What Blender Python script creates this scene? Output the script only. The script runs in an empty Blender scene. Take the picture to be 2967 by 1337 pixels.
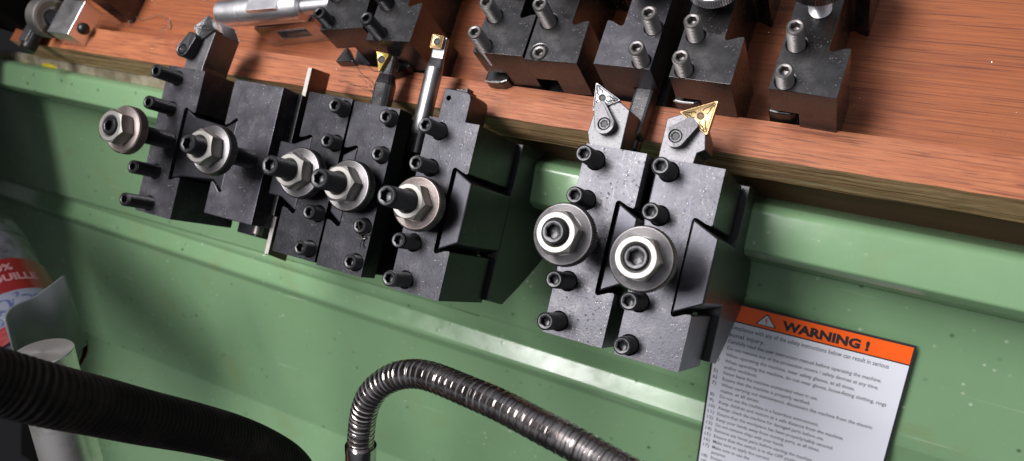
import bpy, bmesh, math, random
from math import sin, cos, pi, radians, sqrt, atan2, hypot
from mathutils import Matrix, Vector

MM = 0.001
S = bpy.context.scene
COL = S.collection

# ------------------------------------------------------------------ camera, world, lamps
CZ = 383.317
RS = Matrix(((0.88141246, 0.32376706, -0.34392872), (0.19865254, -0.91468935, -0.3519667), (-0.42854317, 0.24190552, -0.87053574)))
PM = Matrix(((0.99971488, 0.00620362, 0.02305794), (0.0, 0.96566087, -0.25980585), (-0.02387789, 0.25973178, 0.96538554)))
cam_d = bpy.data.cameras.new("camera")
cam = bpy.data.objects.new("camera", cam_d)
COL.objects.link(cam)
r = RS.to_3x3()
cam.matrix_world = Matrix(((r[0][0], -r[1][0], -r[2][0], 0), (r[0][1], -r[1][1], -r[2][1], 0), (r[0][2], -r[1][2], -r[2][2], CZ * MM), (0, 0, 0, 1)))
cam_d.sensor_width = 36.0
cam_d.lens = 28.263
cam_d.clip_start = 0.01
cam_d.clip_end = 50
cam_d.dof.use_dof = True
cam_d.dof.focus_distance = 0.39
cam_d.dof.aperture_fstop = 11.0
S.camera = cam

W = bpy.data.worlds.new("World")
S.world = W
W.use_nodes = True
wn = W.node_tree
bgn = wn.nodes["Background"]
tc = wn.nodes.new("ShaderNodeTexCoord")
sx = wn.nodes.new("ShaderNodeSeparateXYZ")
rmp = wn.nodes.new("ShaderNodeValToRGB")
wn.links.new(tc.outputs["Generated"], sx.inputs[0])
wn.links.new(sx.outputs["Z"], rmp.inputs[0])
rmp.color_ramp.elements[0].position = 0.0
rmp.color_ramp.elements[0].color = (0.02, 0.02, 0.022, 1)
rmp.color_ramp.elements[1].position = 0.9
rmp.color_ramp.elements[1].color = (0.50, 0.51, 0.56, 1)
wn.links.new(rmp.outputs[0], bgn.inputs[0])
bgn.inputs[1].default_value = 0.80

def P2W(a, u, n):
    v = PM @ Vector((a, u, n))
    return Vector((v.x, v.y, v.z + CZ))

def area(name, loc, target, sx_, sy_, power, col=(1, 0.97, 0.95)):
    d = bpy.data.lights.new(name, 'AREA')
    d.shape = 'RECTANGLE'
    d.size = sx_ * MM
    d.size_y = sy_ * MM
    d.energy = power
    d.color = col
    o = bpy.data.objects.new(name, d)
    COL.objects.link(o)
    dv = (target - loc) * MM
    o.location = loc * MM
    o.rotation_euler = dv.to_track_quat('-Z', 'Y').to_euler()
    return o

area("ceiling_lamp", P2W(-700, 380, 1350), P2W(-150, 0, -354), 1300, 560, 62.0, (1.0, 0.965, 0.965))
S.view_settings.view_transform = 'Standard'
S.view_settings.look = 'None'
S.view_settings.exposure = 0
S.view_settings.gamma = 1
S.cycles.max_bounces = 8

# ------------------------------------------------------------------ materials
def mat(name, col, rough=0.5, metal=0.0, **kw):
    m = bpy.data.materials.new(name)
    m.use_nodes = True
    b = m.node_tree.nodes["Principled BSDF"]
    b.inputs["Base Color"].default_value = (*col, 1)
    b.inputs["Roughness"].default_value = rough
    b.inputs["Metallic"].default_value = metal
    for k, v in kw.items():
        b.inputs[k].default_value = v
    return m

class NT:
    def __init__(s, m):
        s.m = m; s.t = m.node_tree; s.b = s.t.nodes["Principled BSDF"]
        s.tc = s.t.nodes.new("ShaderNodeTexCoord")
    def map(s, scale=(1, 1, 1), rot=(0, 0, 0)):
        n = s.t.nodes.new("ShaderNodeMapping")
        n.inputs["Scale"].default_value = scale
        n.inputs["Rotation"].default_value = rot
        s.t.links.new(s.tc.outputs["Object"], n.inputs[0])
        return n.outputs[0]
    def noise(s, vec, scale, detail=4, rough=0.5, dist=0):
        n = s.t.nodes.new("ShaderNodeTexNoise")
        n.inputs["Scale"].default_value = scale
        n.inputs["Detail"].default_value = detail
        n.inputs["Roughness"].default_value = rough
        n.inputs["Distortion"].default_value = dist
        s.t.links.new(vec, n.inputs["Vector"])
        return n.outputs[0]
    def voro(s, vec, scale, rnd=1.0):
        n = s.t.nodes.new("ShaderNodeTexVoronoi")
        n.inputs["Scale"].default_value = scale
        n.inputs["Randomness"].default_value = rnd
        s.t.links.new(vec, n.inputs["Vector"])
        return n
    def ramp(s, fac, stops):
        n = s.t.nodes.new("ShaderNodeValToRGB")
        e = n.color_ramp.elements
        while len(e) < len(stops): e.new(0.5)
        for i, (p, c) in enumerate(stops):
            e[i].position = p
            e[i].color = (c, c, c, 1) if isinstance(c, (int, float)) else (*c, 1)
        s.t.links.new(fac, n.inputs[0])
        return n.outputs[0]
    def mix(s, fac, a, b, mode='MIX'):
        n = s.t.nodes.new("ShaderNodeMix")
        n.data_type = 'RGBA'; n.blend_type = mode
        for sock, v in ((n.inputs[0], fac), (n.inputs[6], a), (n.inputs[7], b)):
            if isinstance(v, (int, float)): sock.default_value = v if sock == n.inputs[0] else (v, v, v, 1)
            elif isinstance(v, tuple): sock.default_value = (*v, 1)
            else: s.t.links.new(v, sock)
        return n.outputs[2]
    def math(s, op, a, b=0.0):
        n = s.t.nodes.new("ShaderNodeMath"); n.operation = op
        for sock, v in ((n.inputs[0], a), (n.inputs[1], b)):
            if isinstance(v, (int, float)): sock.default_value = v
            else: s.t.links.new(v, sock)
        return n.outputs[0]
    def bump(s, h, strength=0.2, dist=0.0005):
        n = s.t.nodes.new("ShaderNodeBump")
        n.inputs["Strength"].default_value = strength
        n.inputs["Distance"].default_value = dist
        s.t.links.new(h, n.inputs["Height"])
        s.t.links.new(n.outputs[0], s.b.inputs["Normal"])
    def set(s, name, out):
        s.t.links.new(out, s.b.inputs[name])

def steel(name, base, dust, rough=(0.24, 0.42), metal=0.85, bump=0.12, blotch=0.22, pits=0.0):
    m = mat(name, base, 0.3, metal)
    n = NT(m)
    v = n.map()
    big = n.noise(v, 60, 6, 0.65, 0.4)
    fine = n.noise(v, 900, 3, 0.6)
    col = n.mix(n.ramp(big, [(0.35, 0.0), (0.7, 1.0)]), tuple(c * (1 - blotch) for c in base), tuple(min(1, c * (1 + blotch)) for c in base))
    vo = n.voro(v, 620)
    pick = n.ramp(n.noise(v, 170, 2), [(0.52, 0.0), (0.62, 1.0)])
    spk = n.math('MULTIPLY', n.ramp(vo.outputs["Distance"], [(0.10, 1.0), (0.2, 0.0)]), pick)
    spk = n.math('MULTIPLY', spk, dust)
    if pits:
        vp = n.voro(n.map((1, 1, 1), (0.7, 0.3, 1.1)), 430)
        pm = n.math('MULTIPLY', n.ramp(vp.outputs["Distance"], [(0.16, 1.0), (0.30, 0.0)]), n.ramp(n.noise(v, 120, 3), [(0.44, 0.0), (0.56, 1.0)]))
        col = n.mix(n.math('MULTIPLY', pm, pits), col, (0.012, 0.012, 0.014))
        sc = n.noise(n.map((1.0, 0.07, 1.0), (0, 0, 0.7)), 900, 3, 0.5, 0.5)
        col = n.mix(n.math('MULTIPLY', n.ramp(sc, [(0.64, 0.0), (0.72, 0.5)]), pits), col, tuple(min(1, c * 2.6) for c in base))
    haze = n.math('MULTIPLY', n.ramp(n.noise(v, 95, 7, 0.72, 0.8), [(0.52, 0.0), (0.75, 1.0)]), dust * 0.2)
    dm = n.math('MAXIMUM', spk, haze)
    col = n.mix(dm, col, (0.42, 0.40, 0.39))
    n.set("Base Color", col)
    n.set("Metallic", n.math('MULTIPLY', n.math('SUBTRACT', 1.0, dm), metal))
    n.set("Roughness", n.ramp(n.math('ADD', n.math('MULTIPLY', big, 0.7), n.math('MULTIPLY', fine, 0.3)), [(0.3, rough[0]), (0.7, rough[1])]))
    n.bump(n.math('ADD', fine, n.math('MULTIPLY', n.ramp(vo.outputs["Distance"], [(0.0, 1.0), (0.3, 0.0)]), 0.6)), bump, 0.0002)
    return m

M = {}
M['oxide'] = steel('black_oxide_steel', (0.043, 0.043, 0.049), 0.32, (0.29, 0.40), 0.92, 0.20, 0.2, 0.45)
M['oxide_pitted'] = steel('pitted_black_steel', (0.048, 0.048, 0.054), 0.5, (0.29, 0.42), 0.9, 0.3, 0.25, 0.95)
M['oxide_dusty'] = steel('dusty_black_steel', (0.072, 0.070, 0.081), 0.75, (0.38, 0.50), 0.85, 0.2, 0.25)
M['oxide_shelf'] = steel('black_steel', (0.085, 0.083, 0.085), 0.55, (0.17, 0.34), 0.85, 0.14)
M['screw'] = steel('black_screw_steel', (0.045, 0.045, 0.048), 0.2, (0.28, 0.42), 0.8, 0.1)
M['screw_rim'] = steel('worn_screw_end', (0.20, 0.195, 0.19), 0.3, (0.3, 0.45), 0.9, 0.15)
M['screw_grey'] = steel('dusty_grey_screw_steel', (0.17, 0.158, 0.154), 0.45, (0.33, 0.5), 0.85, 0.1)
M['bar'] = steel('silver_bar_steel', (0.30, 0.30, 0.31), 0.3, (0.3, 0.42), 0.95, 0.1)
M['blade'] = steel('brown_blade_steel', (0.16, 0.10, 0.085), 0.2, (0.2, 0.32), 0.85, 0.1)
M['zinc'] = steel('zinc_plated_steel', (0.29, 0.28, 0.262), 0.2, (0.42, 0.58), 0.95, 0.1, 0.10)
M['disc'] = steel('turned_grey_steel', (0.155, 0.148, 0.152), 0.35, (0.32, 0.45), 0.9, 0.15)
M['disc_rust'] = steel('worn_brown_grey_steel', (0.21, 0.178, 0.168), 0.5, (0.36, 0.5), 0.85, 0.2)
M['bright'] = steel('ground_steel', (0.86, 0.85, 0.87), 0.1, (0.28, 0.40), 1.0, 0.05, 0.06)
M['chrome'] = steel('polished_steel', (0.55, 0.53, 0.53), 0.08, (0.09, 0.20), 1.0, 0.05, 0.12)
M['castgrey'] = steel('grey_cast_steel', (0.125, 0.122, 0.13), 0.4, (0.38, 0.52), 0.8, 0.5)
M['rough_grey'] = steel('coated_grey_steel', (0.11, 0.11, 0.115), 0.8, (0.38, 0.5), 0.8, 0.5)
M['bracket'] = mat('black_printed_plastic', (0.010, 0.011, 0.013), 0.33)
n = NT(M['bracket']); v = n.map((1, 1, 1)); 
lay = n.t.nodes.new("ShaderNodeTexWave"); lay.inputs["Scale"].default_value = 420; lay.inputs["Distortion"].default_value = 0.4
n.t.links.new(v, lay.inputs["Vector"]); lay.bands_direction = 'Z'
n.bump(n.math('ADD', lay.outputs[1], n.noise(v, 500, 2)), 0.16, 0.0002)
n.set("Base Color", n.mix(n.ramp(n.noise(v, 260, 5, 0.7), [(0.62, 0.0), (0.78, 0.5)]), (0.008, 0.009, 0.011), (0.08, 0.08, 0.08)))

M['dovetail'] = steel('smooth_black_plastic', (0.042, 0.042, 0.050), 0.25, (0.30, 0.40), 0.75, 0.12, 0.1)
def green():
    m = mat('green_machine_paint', (0.19, 0.33, 0.18), 0.3)
    n = NT(m); v = n.map()
    big = n.noise(v, 9, 5, 0.6)
    col = n.mix(n.ramp(big, [(0.3, 0.0), (0.7, 1.0)]), (0.158, 0.278, 0.146), (0.186, 0.314, 0.170))
    vo = n.voro(v, 95)
    pick = n.ramp(n.noise(v, 34, 3), [(0.49, 0.0), (0.60, 1.0)])
    dots = n.math('MULTIPLY', n.ramp(vo.outputs["Distance"], [(0.07, 1.0), (0.17, 0.0)]), pick)
    col = n.mix(n.math('MULTIPLY', dots, 0.8), col, (0.035, 0.06, 0.03))
    v2 = n.map((1, 1, 1), (0.4, 0.9, 0.2))
    vo2 = n.voro(v2, 120)
    pick2 = n.ramp(n.noise(v2, 28, 3), [(0.50, 0.0), (0.62, 1.0)])
    d2 = n.math('MULTIPLY', n.ramp(vo2.outputs["Distance"], [(0.06, 1.0), (0.15, 0.0)]), pick2)
    col = n.mix(n.math('MULTIPLY', d2, 0.55), col, (0.55, 0.62, 0.50))
    scr = n.noise(n.map((0.05, 1.0, 0.6), (0, 0, 0.9)), 260, 2, 0.5, 0.4)
    col = n.mix(n.math('MULTIPLY', n.ramp(scr, [(0.70, 0.0), (0.76, 1.0)]), 0.35), col, (0.40, 0.52, 0.38))
    st = n.ramp(n.noise(v, 16, 6, 0.7, 0.8), [(0.56, 0.0), (0.72, 0.7)])
    col = n.mix(n.math('MULTIPLY', st, 0.55), col, (0.20, 0.20, 0.07))
    n.set("Base Color", col)
    n.set("Roughness", n.ramp(n.noise(v, 60, 6, 0.7), [(0.3, 0.15), (0.7, 0.30)]))
    n.bump(n.math('ADD', n.math('MULTIPLY', n.noise(v, 140, 3), 0.6), n.math('ADD', dots, d2)), 0.12, 0.0006)
    return m
M['green'] = green()

def wood(name, rotz, dark, light, s=1.0, ln=0.02):
    m = mat(name, light, 0.42)
    n = NT(m)
    v = n.map((0.10 * s, 1.0 * s, 1.0 * s), (0, 0, rotz))
    g = n.noise(n.map((ln * s, 1.0 * s, 1.0 * s), (0, 0, rotz)), 800, 6, 0.6, 0.8)
    g2 = n.noise(n.map((ln * .7 * s, 1.0 * s, 1.0 * s), (0, 0, rotz)), 1250, 3, 0.55, 0.6)
    big = n.noise(n.map((0.35, 1, 1), (0, 0, rotz)), 14, 4, 0.6, 1.5)
    col = n.mix(n.ramp(g, [(0.34, 0.15), (0.60, 1.0)]), dark, light)
    col = n.mix(n.ramp(big, [(0.3, 0.35), (0.7, 0.0)]), col, tuple(c * 0.6 for c in light))
    cloud = n.noise(n.map((0.5, 1, 1), (0, 0, rotz)), 38, 5, 0.65, 0.8)
    col = n.mix(n.ramp(cloud, [(0.46, 0.0), (0.66, 0.42)]), col, (0.20, 0.038, 0.014))
    stn = n.noise(n.map(), 7, 6, 0.7, 1.2)
    col = n.mix(n.ramp(stn, [(0.60, 0.0), (0.70, 0.35)]), col, (0.10, 0.03, 0.015))
    pores = n.ramp(g2, [(0.37, 1.0), (0.46, 0.0)])
    col = n.mix(n.math('MULTIPLY', pores, 0.65), col, (0.095, 0.022, 0.010))
    n.set("Base Color", col)
    n.set("Roughness", n.ramp(g, [(0.3, 0.60), (0.7, 0.46)]))
    n.bump(n.math('SUBTRACT', g, n.math('MULTIPLY', pores, 0.9)), 0.22, 0.0004)
    return m
M['wood'] = wood('red_brown_veneer', -0.05, (0.175, 0.040, 0.013), (0.335, 0.100, 0.030))
M['wood2'] = wood('lip_strip_veneer', 0.26, (0.27, 0.070, 0.026), (0.42, 0.145, 0.058), 0.9, 0.05)

def plyedge():
    m = mat('plywood_edge', (0.3, 0.2, 0.1), 0.7)
    n = NT(m)
    v = n.map((0.03, 1, 1))
    v2 = n.map((0.02, 0.6, 1))
    lay = n.noise(v2, 330, 4, 0.7, 0.5)
    fib = n.noise(n.map((0.12, 1, 1)), 1100, 4, 0.6)
    col = n.ramp(lay, [(0.37, (0.10, 0.048, 0.02)), (0.44, (0.44, 0.24, 0.11)), (0.56, (0.66, 0.43, 0.22)), (0.70, (0.84, 0.66, 0.40))])
    col = n.mix(n.ramp(fib, [(0.4, 0.0), (0.65, 0.45)]), col, (0.16, 0.09, 0.04))
    n.set("Base Color", col)
    n.bump(n.math('ADD', fib, lay), 0.5, 0.0006)
    return m
M['ply'] = plyedge()
M['brown'] = mat('dark_brown_board', (0.10, 0.05, 0.025), 0.6)
n = NT(M['brown']); n.set("Base Color", n.mix(n.noise(n.map((0.1, 1, 1)), 200, 5), (0.055, 0.026, 0.012), (0.14, 0.075, 0.038)))
M['foam'] = mat('dusty_white_sealant', (0.42, 0.37, 0.27), 0.8)
n = NT(M['foam']); v = n.map(); n.set("Base Color", n.mix(n.ramp(n.noise(v, 60, 6, .7), [(0.4, 0.), (0.65, 1.)]), (0.16, 0.13, 0.08), (0.36, 0.32, 0.23))); n.bump(n.noise(v, 300, 4), 0.5, 0.0006)
M['yellow'] = mat('yellow_glue', (0.62, 0.50, 0.02), 0.4)
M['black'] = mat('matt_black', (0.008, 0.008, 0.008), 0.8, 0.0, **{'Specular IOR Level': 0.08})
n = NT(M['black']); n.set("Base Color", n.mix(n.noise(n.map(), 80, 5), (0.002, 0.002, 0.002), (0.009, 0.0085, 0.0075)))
M['ink'] = mat('black_ink', (0.02, 0.02, 0.022), 0.5)
M['ink_grey'] = mat('grey_ink', (0.05, 0.05, 0.055), 0.5)
M['label_white'] = mat('label_film_white', (0.56, 0.56, 0.60), 0.22)
n = NT(M['label_white']); v = n.map()
vo = n.voro(v, 60); pk = n.ramp(n.noise(v, 25), [(0.58, 0.), (0.66, 1.)])
n.set("Base Color", n.mix(n.math('MULTIPLY', n.ramp(vo.outputs["Distance"], [(0.05, 1.), (0.1, 0.)]), pk), n.mix(n.noise(v, 22, 4), (0.63, 0.65, 0.72), (0.71, 0.73, 0.79)), (0.08, 0.08, 0.07)))
n.bump(n.noise(v, 40, 2), 0.10, 0.001)
M['orange'] = mat('label_orange', (0.86, 0.115, 0.012), 0.28)
n = NT(M['orange']); n.set("Base Color", n.mix(n.ramp(n.noise(n.map(), 160, 6, .7), [(0.60, 0.), (0.72, 1.)]), (0.86, 0.115, 0.012), (0.62, 0.09, 0.02)))
M['engrave'] = mat('engraved_grey', (0.05, 0.05, 0.052), 0.55)
M['gold'] = steel('gold_coated_carbide', (0.27, 0.185, 0.09), 0.3, (0.28, 0.4), 0.8, 0.3, 0.15)
M['gold_dark'] = mat('worn_gold_groove', (0.10, 0.055, 0.02), 0.5, 0.3)
M['yellow_carb'] = steel('yellow_coated_carbide', (0.55, 0.38, 0.09), 0.1, (0.24, 0.34), 0.6, 0.2, 0.1)
M['carbide'] = steel('grey_carbide', (0.19, 0.19, 0.195), 0.7, (0.28, 0.42), 0.85, 0.6, 0.3)
M['groove'] = mat('dark_groove', (0.008, 0.008, 0.009), 0.5, 0.0)
M['shim'] = steel('brown_shim_steel', (0.42, 0.30, 0.25), 0.2, (0.25, 0.4), 0.8, 0.1)
M['hose'] = steel('nickel_hose', (0.56, 0.52, 0.51), 0.1, (0.15, 0.27), 1.0, 0.1, 0.15)
M['conduit'] = mat('black_rubber_conduit', (0.016, 0.014, 0.013), 0.62, 0.0, **{'Specular IOR Level': 0.16})
n = NT(M['conduit']); v = n.map(); n.set("Base Color", n.mix(n.ramp(n.noise(v, 50, 5, .7), [(0.45, 0.), (0.7, 1.)]), (0.009, 0.008, 0.008), (0.03, 0.022, 0.018)))
M['alu'] = mat('turned_aluminium', (0.82, 0.79, 0.77), 0.3, 0.88)
n = NT(M['alu']); v = n.map((1, 1, 1)); n.set("Roughness", n.ramp(n.noise(v, 30, 4), [(0.3, 0.24), (0.7, 0.38)])); n.bump(n.math('ADD', n.noise(n.map((1, 1, 30)), 60, 2), n.noise(n.map(), 55, 6, .75)), 0.12, 0.0004); n.set('Base Color', n.mix(n.ramp(n.noise(n.map(), 45, 7, .75), [(0.5, 0.), (0.75, 1.)]), (0.82, 0.79, 0.77), (0.50, 0.46, 0.42)))
n.b.inputs["Anisotropic"].default_value = 0.5
M['grey_sheet'] = mat('grey_plastic_sheet', (0.10, 0.11, 0.118), 0.45)
n = NT(M['grey_sheet']); v = n.map(); n.bump(n.noise(v, 700, 3), 0.1, 0.0003)
M['clear'] = mat('dusty_clear_plastic', (0.30, 0.31, 0.34), 0.18)
n = NT(M['clear']); v = n.map()
cr = n.noise(v, 30, 6, 0.7, 1.2)
n.set("Base Color", n.ramp(cr, [(0.35, (0.02, 0.018, 0.02)), (0.55, (0.09, 0.09, 0.11)), (0.72, (0.17, 0.175, 0.21))]))
n.bump(cr, 0.9, 0.004)
M['red'] = mat('red_bottle_label', (0.34, 0.012, 0.010), 0.3)
n = NT(M['red']); v = n.map(); n.set("Base Color", n.mix(n.noise(v, 25, 4), (0.09, 0.004, 0.005), (0.18, 0.009, 0.010))); n.bump(n.noise(v, 35, 3), 0.5, 0.003)
M['whitelab'] = mat('white_blue_bottle_label', (0.5, 0.52, 0.6), 0.35)
n = NT(M['whitelab']); v = n.map(); n.set("Base Color", n.mix(n.ramp(n.noise(v, 130, 3, .5, 1.), [(0.56, 0.), (0.62, 1.)]), (0.13, 0.14, 0.18), (0.04, 0.05, 0.12))); n.bump(n.noise(v, 35, 3), 0.4, 0.002)
M['pink'] = mat('pale_print', (0.25, 0.11, 0.12), 0.5)
M['chips'] = mat('bright_metal_chips', (0.8, 0.8, 0.78), 0.25, 0.9)
M['swarf'] = mat('thin_steel_swarf', (0.6, 0.55, 0.5), 0.3, 0.9)
M['dark_swarf'] = mat('oily_dark_swarf', (0.10, 0.09, 0.08), 0.35, 0.7)
M['bearing_seal'] = mat('brown_bearing_seal', (0.16, 0.13, 0.09), 0.4, 0.3)
M['white_edge'] = steel('bright_worn_steel_edge', (0.48, 0.45, 0.42), 0.3, (0.35, 0.5), 0.5, 0.1, 0.1)
M['orange_dust'] = mat('brown_steel', (0.16, 0.08, 0.05), 0.3, 0.8)

# ------------------------------------------------------------------ helpers
def tag(o, label=None, cat=None, group=None, kind=None):
    if label: o['label'] = label
    if cat: o['category'] = cat
    if group: o['group'] = group
    if kind: o['kind'] = kind
    return o

def link(name, me, m, parent=None, smooth=None):
    o = bpy.data.objects.new(name, me)
    COL.objects.link(o)
    if m is not None and not me.materials: me.materials.append(m)
    if parent is not None: o.parent = parent
    if smooth is not None:
        me.shade_smooth()
        me.set_sharp_from_angle(angle=radians(smooth))
    return o

def mesh(name, verts, faces, m, parent=None, smooth=None, scale=MM):
    me = bpy.data.meshes.new(name)
    me.from_pydata([tuple(c * scale for c in v) for v in verts], [], faces)
    bm = bmesh.new(); bm.from_mesh(me)
    bmesh.ops.recalc_face_normals(bm, faces=bm.faces)
    bm.to_mesh(me); bm.free()
    me.update()
    return link(name, me, m, parent, smooth)

class B:
    """collects shapes (millimetres) into one mesh"""
    def __init__(s): s.v = []; s.f = []
    def add(s, vs, fs, mtx=None):
        k = len(s.v)
        s.v += [tuple(mtx @ Vector(v)) if mtx else tuple(v) for v in vs]
        s.f += [tuple(i + k for i in f) for f in fs]
        return s
    def box(s, x0, x1, y0, y1, z0, z1, mtx=None):
        vs = [(x, y, z) for x in (x0, x1) for y in (y0, y1) for z in (z0, z1)]
        return s.add(vs, [(0, 1, 3, 2), (4, 6, 7, 5), (0, 4, 5, 1), (2, 3, 7, 6), (0, 2, 6, 4), (1, 5, 7, 3)], mtx)
    def prism(s, poly, z0, z1, mtx=None, poly2=None):
        n = len(poly); p2 = poly2 or poly
        vs = [(x, y, z0) for x, y in poly] + [(x, y, z1) for x, y in p2]
        fs = [tuple(range(n))[::-1], tuple(range(n, 2 * n))] + [(i, (i + 1) % n, n + (i + 1) % n, n + i) for i in range(n)]
        return s.add(vs, fs, mtx)
    def lathe(s, prof, seg=48, mtx=None, cap0=True, cap1=True):
        """prof: list of (r or r(theta), z or z(theta))"""
        vs = []; fs = []
        for (rr, zz) in prof:
            for i in range(seg):
                t = 2 * pi * i / seg
                a = rr(t) if callable(rr) else rr
                z = zz(t) if callable(zz) else zz
                vs.append((a * cos(t), a * sin(t), z))
        for j in range(len(prof) - 1):
            for i in range(seg):
                i2 = (i + 1) % seg
                fs.append((j * seg + i, j * seg + i2, (j + 1) * seg + i2, (j + 1) * seg + i))
        if cap0: fs.append(tuple(range(seg))[::-1])
        if cap1: fs.append(tuple(range((len(prof) - 1) * seg, len(prof) * seg)))
        return s.add(vs, fs, mtx)
    def tube(s, pts, rad, seg=12):
        pts = [Vector(p) for p in pts]; vs = []; fs = []
        nrm = None
        for i, p in enumerate(pts):
            t = (pts[min(i + 1, len(pts) - 1)] - pts[max(i - 1, 0)]).normalized()
            if nrm is None:
                nrm = t.orthogonal().normalized()
            nrm = (nrm - t * nrm.dot(t)).normalized()
            b = t.cross(nrm)
            r_ = rad[i] if isinstance(rad, (list, tuple)) else rad
            for k in range(seg):
                a = 2 * pi * k / seg
                vs.append(tuple(p + (nrm * cos(a) + b * sin(a)) * r_))
        for i in range(len(pts) - 1):
            for k in range(seg):
                k2 = (k + 1) % seg
                fs.append((i * seg + k, i * seg + k2, (i + 1) * seg + k2, (i + 1) * seg + k))
        fs.append(tuple(range(seg))[::-1]); fs.append(tuple(range((len(pts) - 1) * seg, len(pts) * seg)))
        return s.add(vs, fs)
    def build(s, name, m, parent=None, smooth=None, bevel=None):
        o = mesh(name, s.v, s.f, m, parent, smooth)
        if bevel: add_bevel(o, bevel)
        return o

def add_bevel(o, w, seg=2):
    b = o.modifiers.new("bevel", 'BEVEL')
    b.width = w * MM; b.segments = seg; b.limit_method = 'ANGLE'; b.angle_limit = radians(35)
    b.harden_normals = False

def bake(o):
    dg = bpy.context.evaluated_depsgraph_get()
    me = bpy.data.meshes.new_from_object(o.evaluated_get(dg))
    old = o.data; o.modifiers.clear(); o.data = me
    return o

def empty(name, mtx):
    o = bpy.data.objects.new(name, None)
    o.empty_display_size = 0.01
    COL.objects.link(o)
    m = mtx.copy(); m.translation = m.translation * MM
    o.matrix_world = m
    return o

def pose_panel(a, u, n, rot=0.0):
    R = (PM @ Matrix.Rotation(rot, 3, 'Z')).to_4x4()
    R.translation = P2W(a, u, n)
    return R

def pose_world(x, y, z, yaw=0.0):
    R = Matrix.Rotation(yaw, 4, 'Z')
    R.translation = Vector((x, y, z))
    return R

def hexr(af):
    def f(t):
        k = (t + pi / 6) % (pi / 3) - pi / 6
        return af / 2 / cos(k)
    return f
def rotp(x, y, z): return Matrix.Translation((x, y, z))

def catmull(pts, per=12):
    P = [Vector(p) for p in pts]; P = [P[0] * 2 - P[1]] + P + [P[-1] * 2 - P[-2]]
    out = []
    for i in range(1, len(P) - 2):
        for k in range(per):
            t = k / per
            out.append(0.5 * ((2 * P[i]) + (-P[i - 1] + P[i + 1]) * t + (2 * P[i - 1] - 5 * P[i] + 4 * P[i + 1] - P[i + 2]) * t * t + (-P[i - 1] + 3 * P[i] - 3 * P[i + 1] + P[i + 2]) * t ** 3))
    out.append(P[-2])
    return out

def text_mesh(lines, name, m, parent, mtx):
    """lines: (string, x, y, size, bold offset, align[, fit width]) all mm; one mesh"""
    bm = bmesh.new()
    for ln in lines:
        s, x, y, size, off, al = ln[:6]
        cu = bpy.data.curves.new("t", 'FONT')
        cu.body = s; cu.size = size * MM; cu.offset = off * MM; cu.align_x = al
        cu.resolution_u = 2; cu.space_character = 1.0
        ob = bpy.data.objects.new("t", cu); COL.objects.link(ob)
        bpy.context.view_layer.update()
        sc_ = 1.0
        if len(ln) > 6 and ob.dimensions.x > 0: sc_ = ln[6] * MM / ob.dimensions.x
        dg = bpy.context.evaluated_depsgraph_get()
        me = bpy.data.meshes.new_from_object(ob.evaluated_get(dg))
        me.transform(Matrix.Translation((x * MM, y * MM, 0)) @ Matrix.Diagonal((sc_, 1, 1, 1)))
        bm.from_mesh(me)
        bpy.data.objects.remove(ob); bpy.data.curves.remove(cu); bpy.data.meshes.remove(me)
    me = bpy.data.meshes.new(name); bm.to_mesh(me); bm.free()
    o = link(name, me, m, parent)
    mm = mtx.copy(); mm.translation = mm.translation * MM
    me.transform(mm)
    return o

# ------------------------------------------------------------------ hardware
_scr = {}
def screw_mesh(h, R=4.0, af=4.0, pitch=1.25, deep=14):
    key = (round(h, 1), R, af)
    if key in _scr: return _scr[key]
    b = B()
    prof = [(R - 0.4, -deep)]
    z = -deep + 0.2
    while z < h - 1.4:
        prof += [(R - 0.78, z), (R - 0.78, z + pitch * .14), (R, z + pitch * .52), (R, z + pitch * .68)]
        z += pitch
    prof += [(R - 0.55, h - 0.9), (R - 0.15, h - 0.75), (R - 0.15, h - 0.45), (R - 0.75, h), (af / 2 + 0.75, h), (lambda t: hexr(af)(t), h - 0.25),
             (lambda t: hexr(af)(t), h - 4.2), (0.3, h - 4.8)]
    b.lathe(prof, 36, cap0=True, cap1=True)
    me = bpy.data.meshes.new("screw")
    me.from_pydata([tuple(c * MM for c in v) for v in b.v], [], b.f)
    for i_, p_ in enumerate(me.polygons):
        ring = i_ // 36
        if ring >= len(prof) - 3: p_.material_index = 1
        elif ring >= len(prof) - 6: p_.material_index = 2
    bm = bmesh.new(); bm.from_mesh(me); bmesh.ops.recalc_face_normals(bm, faces=bm.faces); bm.to_mesh(me); bm.free()
    me.shade_smooth(); me.set_sharp_from_angle(angle=radians(32))
    _scr[key] = me
    return me

def add_screw(parent, x, y, zf, h, m, R=4.0, af=4.0, name='screw'):
    me = screw_mesh(h, R, af).copy()
    me.materials.clear(); me.materials.append(m); me.materials.append(M['groove']); me.materials.append(M['screw_rim'])
    o = bpy.data.objects.new(name, me); COL.objects.link(o); o.parent = parent
    o.location = (x * MM, y * MM, zf * MM)
    o.rotation_euler = (0, 0, random.uniform(0, 6.28))
    return o

def add_disc(parent, x, y, zf, h, R, th, m, knurl=True, rings=True, bore=5.2):
    N = 72
    def kr(t): return R - (0.0 if int(round(t / (2 * pi) * N * 2)) % 2 else (0.42 if knurl else 0.0))
    prof = [(bore, h - th), (R - 1.0, h - th), (kr, h - th + 0.8), (kr, h - 0.9), (R - 0.75, h - 0.1)]
    if rings:
        rr = R - 1.2
        while rr > 9.3:
            prof += [(rr, h - 0.0), (rr - 0.28, h - 0.10)]
            rr -= 0.62
    prof += [(8.6, h), (bore, h)]
    b = B().lathe(prof, N * 2, rotp(x, y, zf), cap0=False, cap1=False)
    return b.build('knurled_disc', m, parent, smooth=28)

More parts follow.
